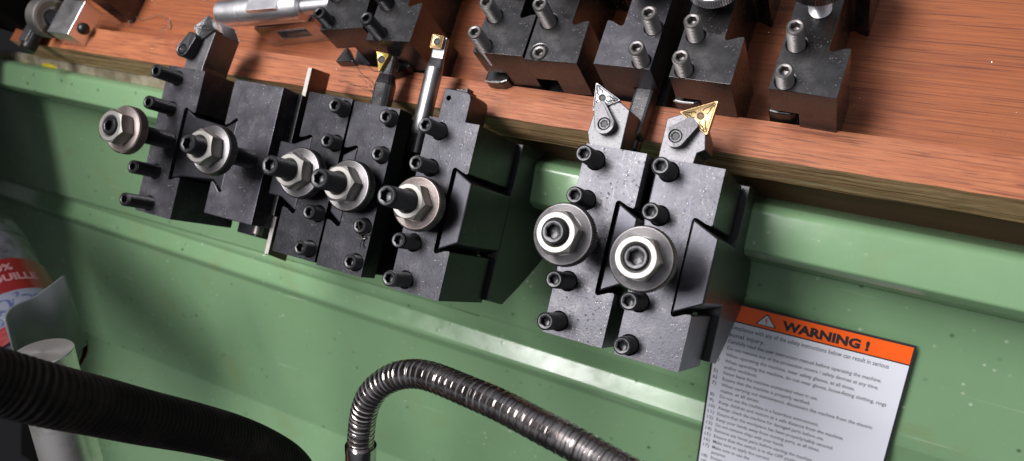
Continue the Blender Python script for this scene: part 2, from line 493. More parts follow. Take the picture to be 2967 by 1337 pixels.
def add_nut(parent, x, y, z0, m, af=17.0, hgt=8.4, rot=0.0, bore=5.3):
    a0 = af / 2 - 0.25
    H = hexr(af)
    top = lambda t: z0 + hgt - max(0.0, H(t) - a0) * 0.58
    bot = lambda t: z0 + 0.05 + max(0.0, H(t) - a0) * 0.40
    prof = [(bore, z0 + 0.05), (a0, z0 + 0.05), (H, bot), (H, top), (a0, z0 + hgt), (bore + 1.0, z0 + hgt), (bore, z0 + hgt - 0.9)]
    mt = Matrix.Translation((x, y, 0)) @ Matrix.Rotation(rot, 4, 'Z')
    return B().lathe(prof, 72, mt, cap0=False, cap1=False).build('lock_nut', m, parent, smooth=25)

def notch_poly(Wd, L, mirrored=False, y0=22.5, y1=67.3, xin=20.3, yo0=25.4, yo1=64.8, plain=False):
    if plain: pts = [(0, 0), (Wd, 0), (Wd, L), (0, L)]
    else:
        pts = [(0, 0), (Wd, 0), (Wd, yo0 - 0.6), (Wd - 0.7, yo0), (Wd - 3.2, yo0 - 0.6)]
        # rounded inner corners
        pts += [(xin + 1.9, y0 + 0.25), (xin + 0.8, y0 + 0.35), (xin + 0.15, y0 + 1.1), (xin, y0 + 2.1)]
        pts += [(xin, y1 - 2.1), (xin + 0.15, y1 - 1.1), (xin + 0.8, y1 - 0.35), (xin + 1.9, y1 - 0.25)]
        pts += [(Wd - 3.2, yo1 + 0.6), (Wd - 0.7, yo1), (Wd, yo1 + 0.6), (Wd, L), (0, L)]
    if mirrored: pts = [(Wd - x, y) for x, y in pts][::-1]
    return pts

def body(parent, poly, D, slot, m, holes=(), bev=0.45):
    o = B().prism(poly, 0, D).build('body', m)
    cutters = []
    if slot:
        x0, x1, z0, z1 = slot
        c = B().box(x0, x1, -5, 200, z0, z1).build('cut', None)
        cutters.append(c)
    for (hx, hy, hr) in holes:
        c = B().lathe([(hr, D - 14), (hr, D - 0.7), (hr + 0.7, D), (hr + 0.7, D + 3)], 32, rotp(hx, hy, 0)).build('cut', None)
        cutters.append(c)
    for c in cutters:
        md = o.modifiers.new("b", 'BOOLEAN'); md.operation = 'DIFFERENCE'; md.object = c; md.solver = 'EXACT'
    add_bevel(o, bev, 2)
    bake(o)
    for c in cutters: bpy.data.objects.remove(c)
    me = o.data
    me.materials.clear(); me.materials.append(m)
    for p in me.polygons: p.use_smooth = False
    o.parent = parent
    return o

D = 50.6
def holder(mtx, label, group, mt, screws, stud=None, mirrored=False, Wd=29.46, L=90.3, slot_top=37.6, screw_mat=None, disc_mat=None, open_bottom=False, no_notch=False):
    e = empty('tool_holder', mtx)
    tag(e, label, 'tool holder', group)
    sl = (-5, 12.6, 12 if not open_bottom else 12, slot_top)
    if mirrored: sl = (Wd - 12.6, Wd + 5, 12, slot_top)
    holes = [(x, y, 4.15) for x, y, h in screws]
    body(e, notch_poly(Wd, L, mirrored, plain=no_notch), D, sl, mt, holes)
    for x, y, h in screws: add_screw(e, x, y, D, h, screw_mat or M['screw'])
    if stud:
        x, y, dh, th = stud[:4]
        add_screw(e, x, y, D, th, stud[4] if len(stud) > 4 else M['screw'], R=5.1, af=5.4, name='height_stud')
        add_disc(e, x, y, D, dh, 13.7, 6.6, disc_mat or M['disc'])
        if th > dh + 8: add_nut(e, x, y, D + dh, M['zinc'], rot=stud[5] if len(stud) > 5 else random.uniform(0, 1))
    return e

random.seed(4)
HG = "tool holders hanging on the green splash guard"
NF = -D
H = {}
H[1] = holder(pose_panel(-405.2, -37.7, -354.0 + NF), "dusty black tool holder at the left end of the hanging row, disc far out", HG,
    M['oxide_dusty'], [(9.0, 83.2, 16.8), (9.4, 64.4, 17.3), (8.8, 25.6, 17.0), (9.8, 6.1, 18.2)], (14.3, 45.4, 33.5, 43.0, M['screw'], 0.35), disc_mat=M['disc_rust'], screw_mat=M['screw'])
H[3] = holder(pose_panel(-296.6, -39.0, -354.2 + NF), "black hanging tool holder with the yellow threading insert tool, right of the parting blade", HG,
    M['oxide'], [(25.3, 84.2, 9.0), (25.1, 65.1, 8.4), (24.6, 26.0, 8.6), (24.1, 6.4, 8.2)], (16.2, 45.2, 13.3, 36.5, M['screw'], 0.15), mirrored=True)
H[4] = holder(pose_panel(-265.6, -39.8, -354.2 + NF), "black hanging tool holder with the long slim boring bar and swarf on its face", HG,
    M['oxide'], [(25.0, 84.4, 5.4), (24.9, 64.7, 4.6), (24.3, 26.0, 4.7), (24.1, 6.8, 5.4)], (16.5, 45.0, 12.3, 36.0, M['screw'], 0.75), mirrored=True)
H[5] = holder(pose_panel(-218.4, -40.8, -355.0 + NF), "black hanging tool holder with a brown tinted disc and the pale block tool", HG,
    M['oxide'], [(7.8, 83.7, 15.2), (7.6, 64.4, 15.4), (7.8, 25.3, 15.0), (8.0, 5.9, 15.5)], (13.1, 45.0, 15.3, 42.5, M['screw'], 0.55), disc_mat=M['disc_rust'])
H[6] = holder(pose_panel(-130.5, -40.8, -352.8 + NF), "pitted black hanging tool holder with the grey pointed insert tool", HG,
    M['oxide_pitted'], [(6.2, 83.2, 17.6), (6.2, 64.3, 17.2), (6.4, 25.7, 18.6), (6.5, 6.7, 17.6)], (11.6, 45.8, 35.0, 46.6, M['screw'], 0.85))
H[7] = holder(pose_panel(-94.5, -41.6, -351.8 + NF), "black tool holder at the right end of the hanging row, with the gold insert tool", HG,
    M['oxide'], [(5.3, 84.7, 16.6), (5.6, 64.7, 16.9), (5.6, 25.4, 17.8), (5.5, 5.7, 11.6)], (11.6, 44.0, 36.5, 45.0, M['screw'], 0.52))

# blade holder (no screws in its face)
e = empty('tool_holder', pose_panel(-351.3, -28.6, -353.8 + NF))
tag(e, "wide plain black hanging holder without face screws, stamped 250-207 CHINA on its side", 'tool holder', HG)
poly = [(0, 0), (36.5, 0), (36.5, 79.8), (0, 79.8), (0, 53.2), (0.8, 52.4), (3.4, 53.8), (7.0, 57.0), (8.0, 57.5), (9.0, 56.6), (9.1, 55.2),
        (9.1, 15.6), (9.0, 14.4), (8.0, 13.7), (7.0, 14.2), (3.4, 17.6), (0.8, 19.2), (0, 18.4)]
body(e, poly, D, None, M['oxide_dusty'])
add_screw(e, 25.0, 36.0, D, 47.2, M['screw'], R=5.1, af=5.4, name='height_stud')
add_disc(e, 25.0, 36.0, D, 30.8, 13.7, 6.6, M['disc'])
add_nut(e, 25.0, 36.0, D + 30.8, M['zinc'], rot=0.2)
B().lathe([(3.0, 0), (3.0, 5.0), (2.4, 5.6)], 24, Matrix.Translation((31, 0.2, 38)) @ Matrix.Rotation(pi / 2, 4, 'X')).build('clamp_screw', M['screw_grey'], e, smooth=30)
mt = Matrix(((0, 0, 1, 36.56), (1, 0, 0, 52.0), (0, 1, 0, D - 7.6), (0, 0, 0, 1)))
text_mesh([("250-207", 0, 0, 6.2, 0.05, 'LEFT', 20), ("CHINA", -1.5, -8.4, 6.2, 0.05, 'LEFT', 19)], 'stamped_lettering', M['engrave'], e, mt)
B().box(36.55, 39.9, 7.5, 79.0, 26.0, 38.0).build('dark_edge_bar', M['screw'], e, bevel=0.4)  # dark bar covering the middle of the blade's pale edge
H[2] = e

# ------------------------------------------------------------------ tools in the hanging holders
def tool(name, base, label, cat, off=(0, 0, 0)):
    e = empty(name, base.copy() @ Matrix.Translation(off))
    return tag(e, label, cat, "cutting tools held in the hanging holders")
def HP(a, u, n): return pose_panel(a, u, n + NF)
def lug(parent, p0, p1, r0, r1, z0, z1, m, bolt=True):
    """clamp: rounded bar from bolt p0 to nose p1"""
    d = Vector((p1[0] - p0[0], p1[1] - p0[1])); L_ = d.length; ang = atan2(d.y, d.x)
    pts = []
    for k in range(13):
        t = pi / 2 + pi * k / 12
        pts.append((r0 * cos(t), r0 * sin(t)))
    pts += [(L_, -r1), (L_ + r1 * 0.25, -r1 * .5), (L_ + r1 * .25, r1 * .5), (L_, r1)]
    mt_ = Matrix.Translation((p0[0], p0[1], 0)) @ Matrix.Rotation(ang, 4, 'Z')
    low = [(x, y) for x, y in pts]
    n_ = len(pts)
    vs = [(x, y, z0) for x, y in pts] + [(x, y, z1 - (1.6 * max(0, x) / L_)) for x, y in pts]
    fs = [tuple(range(n_))[::-1], tuple(range(n_, 2 * n_))] + [(i, (i + 1) % n_, n_ + (i + 1) % n_, n_ + i) for i in range(n_)]
    o = B().add(vs, fs, mt_).build('clamp', m, None)
    c = B().lathe([(r0 * .62, z1 - 2.2), (r0 * .62, z1 + 3)], 32, rotp(p0[0], p0[1], 0)).build('cut', None)
    md = o.modifiers.new("b", 'BOOLEAN'); md.operation = 'DIFFERENCE'; md.object = c; md.solver = 'EXACT'
    add_bevel(o, 0.7, 3); bake(o); bpy.data.objects.remove(c)
    o.data.materials.clear(); o.data.materials.append(m); o.parent = parent
    if bolt:
        B().lathe([(r0 * .58, z1 - 2.6), (r0 * .58, z1 - 0.9), (r0 * .50, z1 - .6), (r0 * .36, z1 - .6), (lambda t: hexr(r0 * .56)(t), z1 - .8)], 36, rotp(p0[0], p0[1], 0), cap1=False).build('clamp_screw', M['screw'], parent, smooth=30)
        B().lathe([(r0 * .34, z1 - 2.5), (r0 * .34, z1 - 1.0)], 24, rotp(p0[0], p0[1], 0)).build('hex_socket', M['groove'], parent, smooth=30)

def insert(parent, pts, z0, z1, m, mg, hole, hr=1.3, groove=True):
    cx = sum(p[0] for p in pts) / len(pts); cy = sum(p[1] for p in pts) / len(pts)
    def rnd(P, r_):
        out = []
        n_ = len(P)
        for i in range(n_):
            p, a, b = Vector(P[i]), Vector(P[i - 1]), Vector(P[(i + 1) % n_])
            u, w = (a - p).normalized(), (b - p).normalized()
            for k in range(4):
                t = k / 3
                q = (p + u * r_) * (1 - t) ** 2 + p * 2 * t * (1 - t) + (p + w * r_) * t ** 2
                out.append((q.x, q.y))
        return out
    P = rnd(pts, 0.8)
    low = [((x - cx) * .93 + cx, (y - cy) * .93 + cy) for x, y in P]
    ins = [((x - cx) * .86 + cx, (y - cy) * .86 + cy) for x, y in P]
    n_ = len(P)
    vs = [(x, y, z0) for x, y in low] + [(x, y, z1) for x, y in P] + [(x, y, z1) for x, y in [((x - cx) * .95 + cx, (y - cy) * .95 + cy) for x, y in P]] + [(x, y, z1 - .28) for x, y in ins]
    fs = [tuple(range(n_))[::-1]]
    for j in range(3): fs += [(j * n_ + i, j * n_ + (i + 1) % n_, (j + 1) * n_ + (i + 1) % n_, (j + 1) * n_ + i) for i in range(n_)]
    fs.append(tuple(range(3 * n_, 4 * n_)))
    o = B().add(vs, fs).build('insert', m, parent, smooth=35)
    B().lathe([(hr + .55, z1 - .3), (hr + .5, z1 + .12), (hr, z1 + .12), (hr * .8, z1 - .2)], 24, rotp(hole[0], hole[1], 0), cap0=False).build('insert_screw', mg, o, smooth=30)
    if groove:
        b = B()
        for i in range(len(pts)):
            p = Vector(pts[i]); c = Vector(hole)
            d = (p - c); L_ = d.length; d.normalize(); s_ = Vector((-d.y, d.x))
            line = []
            for k in range(9):
                t = k / 8
                w_ = 0.9 + 0.7 * sin(t * pi * 2.2) * (1 - t) - t * .3
                line.append(c + d * (hr + .9 + t * (L_ * .86 - hr - 1.4)) + s_ * max(.25, w_))
            line2 = [c + d * (hr + .9 + (1 - k / 8) * (L_ * .86 - hr - 1.4)) - s_ * max(.25, 0.9 + 0.7 * sin((1 - k / 8) * pi * 2.2) * (k / 8) - (1 - k / 8) * .3) for k in range(9)]
            q = line + line2
            b.tube([(p_.x, p_.y, z1 - .24) for p_ in q], 0.24, 6)
        b.build('chip_groove', mg, o, smooth=60)
    return o

# grey triangular insert tool (hanging holder 6)
t = tool('turning_tool', HP(-130.5, -40.8, -352.8), "grey turning tool with a long pointed grey insert under a teardrop clamp", 'cutting tool')
o = B().prism([(-3.6, 20), (12.4, 20), (12.4, 111.2), (7.2, 114.3), (-2.5, 117.5), (-5.0, 108.2), (-6.0, 97.5), (-3.9, 92.2), (-3.6, 88)], 17, 37).build('shank', M['rough_grey'], t, bevel=0.4)
insert(t, [(-6.9, 121.9), (7.2, 115.0), (-5.4, 108.0)], 33.0, 38.4, M['carbide'], M['groove'], (-2.2, 115.0))
lug(t, (3.1, 102.1), (-2.1, 111.8), 5.0, 2.7, 37.0, 42.5, M['castgrey'])
# gold insert tool (7)
t = tool('turning_tool', HP(-94.5, -41.6, -351.8), "grey turning tool with the gold triangular insert overhanging its right corner", 'cutting tool')
o = B().prism([(-4.4, 20), (12.2, 20), (12.2, 93.0), (12.6, 97.0), (16.0, 99.2), (14.6, 106.0), (11, 113), (1.7, 114.0), (-4.7, 110.8)], 17, 37).build('shank', M['castgrey'], t, bevel=0.4)
insert(t, [(16.9, 122.0), (0.8, 114.3), (15.4, 105.6)], 33.0, 38.6, M['gold'], M['gold_dark'], (10.6, 114.0))
lug(t, (2.4, 102.4), (9.0, 110.6), 5.2, 2.9, 37.0, 42.8, M['castgrey'])
# square insert tool (1)
t = tool('turning_tool', HP(-405.2, -37.7, -354.0), "dark turning tool with a grey square insert and black clamp, leftmost in the row", 'cutting tool')
B().prism([(-2.8, 20), (12.4, 20), (12.4, 95.0), (16.0, 117.0), (9.2, 125.6), (-0.8, 117.5), (-2.8, 104)], 16, 37).build('shank', M['castgrey'], t, bevel=0.4)
B().prism([(-.6, 117.6), (9.3, 126.2), (16.2, 118.2), (6.2, 110.0)], 30.5, 33.8).build('shim', M['shim'], t, bevel=0.2)
insert(t, [(-1.0, 118.2), (9.3, 126.8), (16.4, 118.4), (6.4, 109.9)], 34.0, 38.8, M['carbide'], M['groove'], (7.9, 118.4), 1.6)
lug(t, (0.4, 102.3), (4.6, 112.4), 4.8, 3.8, 37.0, 45.0, M['screw'])
# block tool (5)
t = tool('turning_tool', HP(-218.4, -40.8, -355.0), "pale ground steel block tool with a small drilled hole, above the brown disc", 'cutting tool')
o = B().prism([(-4.8, 20), (12.2, 20), (12.2, 104.8), (11.4, 107.2), (9.2, 108.6), (-4.8, 109.2)], 13, 34).build('shank', M['oxide'], None)
c = B().lathe([(1.15, 20), (1.15, 40)], 24, rotp(-1.3, 104.0, 0)).build('cut', None)
md = o.modifiers.new("b", 'BOOLEAN'); md.operation = 'DIFFERENCE'; md.object = c; md.solver = 'EXACT'
add_bevel(o, .4); bake(o); bpy.data.objects.remove(c); o.parent = t
o.data.materials.clear(); o.data.materials.append(M['oxide'])
B().box(3.5, 5.2, 109.0, 110.4, 26, 32).box(5.9, 7.2, 108.9, 111.4, 24, 31).box(1.6, 8.4, 108.6, 109.8, 22, 33).build('insert', M['screw'], t, bevel=0.15)
# boring bar (4)
t = tool('boring_bar', HP(-265.6, -39.8, -354.2), "long slim boring bar with a small square gold insert at its tip", 'cutting tool')
oct_ = lambda cx, cz, r_, fl: [(cx + r_ * cos(k * pi / 12), max(-99, min(fl, cz + r_ * sin(k * pi / 12)))) for k in range(24)]
def along_y(poly, y0, y1, y1b=None):
    n_ = len(poly)
    vs = [(x, y0, z) for x, z in poly] + [(x, y1, z) for x, z in poly]
    return vs, [tuple(range(n_)), tuple(range(n_, 2 * n_))[::-1]] + [(i, n_ + i, n_ + (i + 1) % n_, (i + 1) % n_) for i in range(n_)]
b = B(); b.add(*along_y(oct_(24.6, 19.4, 4.9, 24.0), 72, 120.5))
p1 = oct_(24.6, 19.4, 4.9, 24.0); p2 = oct_(24.3, 18.6, 4.0, 19.8)
n_ = 24
b.add([(x, 120.5, z) for x, z in p1] + [(x, 126.5, z) for x, z in p2], [(i, n_ + i, n_ + (i + 1) % n_, (i + 1) % n_) for i in range(n_)])
b.add(*along_y(p2, 126.5, 138.2))
b.build('shank', M['bar'], t, smooth=28)
insert(t, [(20.2, 138.9), (27.8, 138.4), (27.6, 131.2), (20.3, 131.0)], 19.8, 22.6, M['gold'], M['groove'], (23.9, 135.0), 1.5, groove=False)
# threading tool (3)
t = tool('threading_tool', HP(-296.6, -39.0, -354.2), "dark round threading tool with a small yellow three pointed insert at its tip", 'cutting tool')
b = B(); pa_ = oct_(24.8, 17.6, 6.1, 22.6); pb_ = oct_(23.4, 16.2, 4.6, 19.4)
b.add(*along_y(pa_, 15, 106.5))
b.add([(x, 106.5, z) for x, z in pa_] + [(x, 112.5, z) for x, z in pb_], [(i, n_ + i, n_ + (i + 1) % n_, (i + 1) % n_) for i in range(n_)])
b.add(*along_y(pb_, 112.5, 123.0))
b.build('shank', M['oxide_shelf'], t, smooth=28)
insert(t, [(16.6, 124.0), (25.4, 123.4), (21.4, 112.6)], 19.4, 22.4, M['yellow_carb'], M['groove'], (21.2, 119.8), 1.7, groove=False)
# parting blade (2)
t = tag(empty('parting_blade', HP(-314.6, -46.5, -353.8)), "thin steel parting blade with a pale worn edge, standing upright between two hanging holders", 'cutting tool', "cutting tools held in the hanging holders")
b = B().add([(0.1, 0, 17.5), (2.6, 0, 17.5), (2.6, 115.0, 17.5), (0.1, 115.0, 17.5), (0.1, 3, 34.2), (2.6, 3, 34.2), (2.6, 114.0, 34.2), (0.1, 114.0, 34.2)],
        [(0, 1, 2, 3), (4, 5, 6, 7), (0, 1, 5, 4), (1, 2, 6, 5), (2, 3, 7, 6), (3, 0, 4, 7)])
b.build('blade', M['blade'], t, bevel=0.2)
b = B().box(0.0, 2.7, 3.2, 113.8, 34.25, 34.9)
b.build('worn_edge', M['white_edge'], t, bevel=0.1)

# ------------------------------------------------------------------ printed brackets
def bracket(a0, u0, label, x0, x1, plug, mirrored=False, plug2=None, nf=-354.0):
    e = tag(empty('hanger_bracket', pose_panel(a0, u0, -490)), label, 'bracket', "black brackets on the splash guard")
    du = -u0; dn = 490
    # body: profile in (u,n) extruded along a
    prof = [(-39, -405.6), (-41, -427), (-30, -446), (-15, -468), (-5, -481), (10, -476), (16, -470), (20.4, -437.5), (20.8, -432.2), (43.0, -428.2), (48.5, -434), (52.5, -447), (51, -420), (50, -405.6)]
    n_ = len(prof)
    vs = [(x0, u + du, n + dn) for u, n in prof] + [(x1, u + du, n + dn) for u, n in prof]
    fs = [tuple(range(n_)), tuple(range(n_, 2 * n_))[::-1]] + [(i, n_ + i, n_ + (i + 1) % n_, (i + 1) % n_) for i in range(n_)]
    B().add(vs, fs).build('arm', M['bracket'], e, bevel=0.5)
    for pl_ in (plug, plug2):
        if pl_: B().prism(pl_, 490 - 405.5, 490 + nf - 0.9).build('dovetail', M['dovetail'], e, bevel=0.8)
    return e
PR = [(21.7, 24.6), (32.4, 30.4), (32.4, 60.8), (21.7, 66.2)]
bracket(-218.4, -40.8, "black bracket with a long bare arm right of the brown disc holder", 22, 32.3, PR, nf=-355)
bracket(-130.5, -40.8, "black bracket wedge between the last two hanging holders", 22, 31.6, [(21.7, 24.6), (31.8, 30.4), (31.8, 60.8), (21.7, 66.2)], nf=-352.8)
bracket(-94.5, -41.6, "black bracket at the right end of the row, beside the warning label", 22, 33.2, [(20.4, 24.0), (33.3, 31.0), (33.3, 60.2), (20.4, 66.6)], nf=-351.8)
bow = [(21.8, 24.2), (29.6, 26.4), (54.2, 29.0), (62.3, 23.4), (62.3, 65.8), (54.2, 60.6), (29.6, 62.6), (21.8, 66.4)]
bracket(-405.2, -37.7, "black double dovetail bracket joining the two leftmost hanging holders", 34, 50, bow, nf=-354)
PL = [(8.0, 24.4), (8.0, 66.3), (-2.6, 60.6), (-2.6, 30.0)]
bracket(-296.6, -39.0, "black bracket dovetail in the left side of the threading tool holder", -13, -3, [(8.0, 24.4), (8.0, 66.3), (-3.4, 60.6), (-13, 60.6), (-13, 30.0), (-3.4, 30.0)], nf=-354.2)
bracket(-265.6, -39.8, "black bracket dovetail between the two touching hanging holders", -8, 4, [(8.0, 24.4), (8.0, 66.3), (-.2, 61.0), (-.2, 29.4)], nf=-354.2)

# ------------------------------------------------------------------ green splash guard
def bend(profile, r_=3.0, k=5):
    out = [profile[0]]
    for i in range(1, len(profile) - 1):
        p, a, b_ = Vector(profile[i]), Vector(profile[i - 1]), Vector(profile[i + 1])
        u, w = (a - p), (b_ - p); rr = min(r_ if not 18 < p.x < 23 else .5, u.length * .45, w.length * .45); u.normalize(); w.normalize()
        for j in range(k + 1):
            t_ = j / k
            q = (p + u * rr) * (1 - t_) ** 2 + p * 2 * t_ * (1 - t_) + (p + w * rr) * t_ ** 2
            out.append((q.x, q.y))
    out.append(profile[-1]); return out
pn = lambda u: -484 + 0.55 * u
prof = [(56, -480), (51.5, -462), (44.2, -434.0), (41.2, -430.4), (21.2, -433.5), (19.0, -440), (18.0, -474.0),
        (16, pn(16)), (-60.0, pn(-60)), (-72.5, pn(-72.5) - 5.5), (-86.5, pn(-86.5) + 4.6), (-91.5, pn(-91.5) + 1.4), (-200.5, pn(-200.5) + 1.2), (-300, pn(-300) + 34), (-430, pn(-430) + 78)]
prof = bend(prof, 1.7, 4)
AX = [-900, -716, -640, -560, -480, -400, -320, -240, -160, -80, 0, 80, 160, 300]
vs = []; fs = []
for a in AX:
    for (u, nn) in prof:
        uu = u
        if u < -60 and u > -110: uu = u - 0.019 * (a + 240)
        elif u > 15 and u < 35: uu = u - 0.008 * (a + 60)
        elif u <= -110 and u > -250: uu = u - 0.012 * (a + 480)
        nn2 = nn - 0.55 * (u - uu)
        vs.append(tuple(P2W(a, uu, nn2 if u < 15 else nn)))
npf = len(prof)
for i in range(len(AX) - 1):
    for j in range(npf - 1):
        if i == 0 and prof[j][0] < -200: continue
        fs.append((i * npf + j, i * npf + j + 1, (i + 1) * npf + j + 1, (i + 1) * npf + j))
guard = mesh('splash_guard', vs, fs, M['green'], None, smooth=40)
sol = guard.modifiers.new("s", 'SOLIDIFY'); sol.thickness = 0.0015; sol.offset = -1
tag(guard, "green painted sheet metal splash guard with a folded lip and pressed rib", 'splash guard')
# left end cheek and the recessed side panel of the guard
b = B()
e1 = [P2W(-716.5, -120, -552), P2W(-717, -203, -597), P2W(-717, -430, -700), P2W(-735, -430, -800), P2W(-735, -120, -680)]
k = len(b.v)
mesh('end_cheek', [tuple(v) for v in e1], [(0, 1, 2, 3, 4)], M['green'], guard)
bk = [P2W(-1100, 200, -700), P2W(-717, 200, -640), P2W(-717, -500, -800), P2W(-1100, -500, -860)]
o = mesh('shade_black_side_panel', [tuple(v) for v in bk], [(0, 1, 2, 3)], M['black'])  # shade at the far left is put into this panel's black colour
tag(o, "machine side panel at the far left behind the bottle, black standing in for shade", 'machine panel')
# chipped paint on the lip
b = B()
for k in range(9):
    random.seed(50 + k)
    a = -41.5 + random.uniform(-2.2, 2.2); u = 39.2 + random.uniform(-.5, .5)
    p = [(a + random.uniform(.8, 1.6) * cos(t_), u + random.uniform(.2, .55) * sin(t_)) for t_ in [j * pi / 4 for j in range(8)]]
    b.add([tuple(P2W(x, y, -430.2 - .12 * (41.6 - y) + .14 + k * .01)) for x, y in p], [tuple(range(8))])
b.build('paint_chip', mat('bare_primer', (0.36, 0.22, 0.17), 0.6), guard)

# ------------------------------------------------------------------ warning label
OFFL = 7.0
th = atan2(0.55, 1.0); hs = hypot(1, .55)
Rl = Matrix(((1, 0, 0), (0, 1 / hs, -.55 / hs), (0, .55 / hs, 1 / hs)))   # columns: right, up the slope, outward
ml = (PM @ Rl).to_4x4(); ml.translation = P2W(0, 0, -484 + OFFL)
lab = tag(empty('warning_label', ml), "white warning label with an orange header and black border, beside the last hanging holder", 'warning label')
# local: x = a, y = -s, z outward
x0, x1, y1, y0 = -75.6, 30.2, -9.9, -175.0
B().box(x0, x1, y0, y1, -0.6, 0.0).build('border', M['ink'], lab, bevel=0.15)
B().box(x0 + 1.3, x1 - 1.3, y0 + 1.3, -22.9, 0.0, 0.08).build('text_panel', M['label_white'], lab)
B().box(x0 + 1.3, x1 - 1.3, -22.0, y1 - 1.2, 0.0, 0.08).build('header_band', M['orange'], lab)
tri = [(-53.6, -20.6), (-41.4, -20.6), (-47.5, -12.2)]
def roundtri(P, r_): return bend([P[0]] + P[1:] + [P[0], P[1]], r_, 4)[1:-1]
def shrink(P, k):
    cx = sum(p[0] for p in P) / 3; cy = sum(p[1] for p in P) / 3
    return [((x - cx) * k + cx, (y - cy) * k + cy) for x, y in P]
def rt(P, r_):
    out = []
    for i in range(3):
        p, a, b_ = Vector(P[i]), Vector(P[i - 1]), Vector(P[(i + 1) % 3])
        u, w = (a - p).normalized(), (b_ - p).normalized()
        for j in range(5):
            t_ = j / 4; q = (p + u * r_) * (1 - t_) ** 2 + p * 2 * t_ * (1 - t_) + (p + w * r_) * t_ ** 2
            out.append((q.x, q.y))
    return out
B().prism(rt(tri, 1.3), 0.1, 0.13).build('warning_triangle_border', M['ink'], lab)
wt = B().prism(rt(shrink(tri, .83), 1.0), 0.14, 0.17).build('warning_triangle', mat('triangle_white', (0.60, 0.60, 0.63), .3), lab)
I4 = Matrix.Translation((0, 0, 0.2))
text_mesh([("!", -47.5, -19.3, 5.6, 0.08, 'CENTER')], 'exclamation_mark', mat('red_ink', (0.5, 0.03, 0.03), .4), lab, I4)
text_mesh([("WARNING !", -38.0, -19.9, 8.0, 0.42, 'LEFT', 46.5)], 'header_lettering', M['ink'], lab, Matrix.Translation((0, 0, 0.11)))
sz = 4.0
L_ = [("Non-compliance with any of the safety instructions below can result in serious", -73.0, -27.9, 4.3, 0.035, 'LEFT', 92.4),
      ("personal injury.", -73.0, -33.2, 4.3, 0.035, 'LEFT')]
items = ["1)", "Carefully read the user instruction manual before operating the machine.", 37.6, 84.9,
 "2)", "Do not remove any of the protection covers / safety devices at any time.", 42.5, 84.2,
 "3)", "When operating the machine, wear safety glasses, at all times.", 47.3, 73.0,
 "4)", "When operating the machine, do not wear gloves, loose-fitting clothing, rings", 52.0, 90.4,
 "", "and/or necklaces.", 56.3, 0,
 "5)", "Never leave the machine unattended when in use.", 60.6, 0,
 "6)", "Ensure that the machine is properly earthed.", 65.1, 0,
 "7)", "When carrying out maintenance, disconnect the machine from the electric", 69.6, 86.5,
 "", "mains, at all times.", 73.9, 0,
 "8)", "Do not use the machine in a hazardous environment.", 78.3, 0,
 "9)", "Keep children and visitors at a safe distance from the machine.", 82.7, 73.0,
 "10)", "Always check the machine for damaged parts before use.", 87.1, 0,
 "11)", "Ensure that the workpiece has been properly/safely secured.", 91.6, 0,
 "12)", "Keep your hands away from moving parts, at all times.", 96.0, 0,
 "13)", "Do not remove chips with your hands.", 100.4, 0,
 "14)", "Remove any loose parts before starting the machine.", 104.8, 0,
 "15)", "Ensure that the switch is in the OFF position.", 109.3, 0,
 "16)", "Make sure to apply the correct", 113.7, 0,
 "17)", "Make sure to use the", 118.2, 0,
 "", "purpose.", 122.4, 0,
 "18)", "Ensure that the", 126.8, 0,
 "19)", "Ensure the", 131.4, 0]
for i in range(0, len(items), 4):
    nb, s_, yy, wd = items[i:i + 4]
    if nb: L_.append((nb, -73.2 if len(nb) < 3 else -73.6, -yy - .2, 3.55, 0.035, 'LEFT'))
    if wd == 0: wd = len(s_) * 1.168
    L_.append((s_, -67.2, -yy - .2, 3.55, 0.035, 'LEFT', wd))
text_mesh(L_, 'printed_text', M['ink_grey'], lab, Matrix.Translation((0, 0, 0.11)))

# ------------------------------------------------------------------ shelf
sh = tag(empty('shelf', pose_world(0, 164, 0)), "red brown plywood shelf above the green splash guard with a raised front strip", 'shelf')
XR, XL = 330, -655
def slab(x0, x1, y0, y1, z0, z1, name, m_top, m_side, seg=60, wob=0.25):
    """board with slightly uneven front edge; top material + side material"""
    random.seed(9)
    b = B(); xs = [x0 + (x1 - x0) * i / seg for i in range(seg + 1)]
    vs = []; fs = []
    for x in xs:
        w1 = random.uniform(-wob, wob); w2 = random.uniform(-wob, wob)
        vs += [(x, y0 + w1, z0 + random.uniform(-wob, wob) * .6), (x, y0 + w2, z1), (x, y1, z1), (x, y1, z0)]
    for i in range(seg):
        for j in range(4):
            fs.append((i * 4 + j, i * 4 + (j + 1) % 4, (i + 1) * 4 + (j + 1) % 4, (i + 1) * 4 + j))
    fs += [(0, 1, 2, 3), tuple(seg * 4 + k for k in (3, 2, 1, 0))]
    vs = [(x, y - 164, z) for x, y, z in vs]
    o = mesh(name, vs, fs, m_top, sh)
    o.data.materials.append(m_side)
    for p in o.data.polygons:
        if p.normal.z < 0.7: p.material_index = 1
    return o
slab(XL, XR, 164.6, 620, -8.6, 0.0, 'board', M['wood'], M['ply'], 80)
slab(XL, XR, 163.8, 184.0, 0.05, 18.0, 'front_strip', M['wood2'], M['ply'], 80)
B().box(XL + 20, XR, 5.0, 24, -66, -8.7).build('support_board', M['brown'], sh)
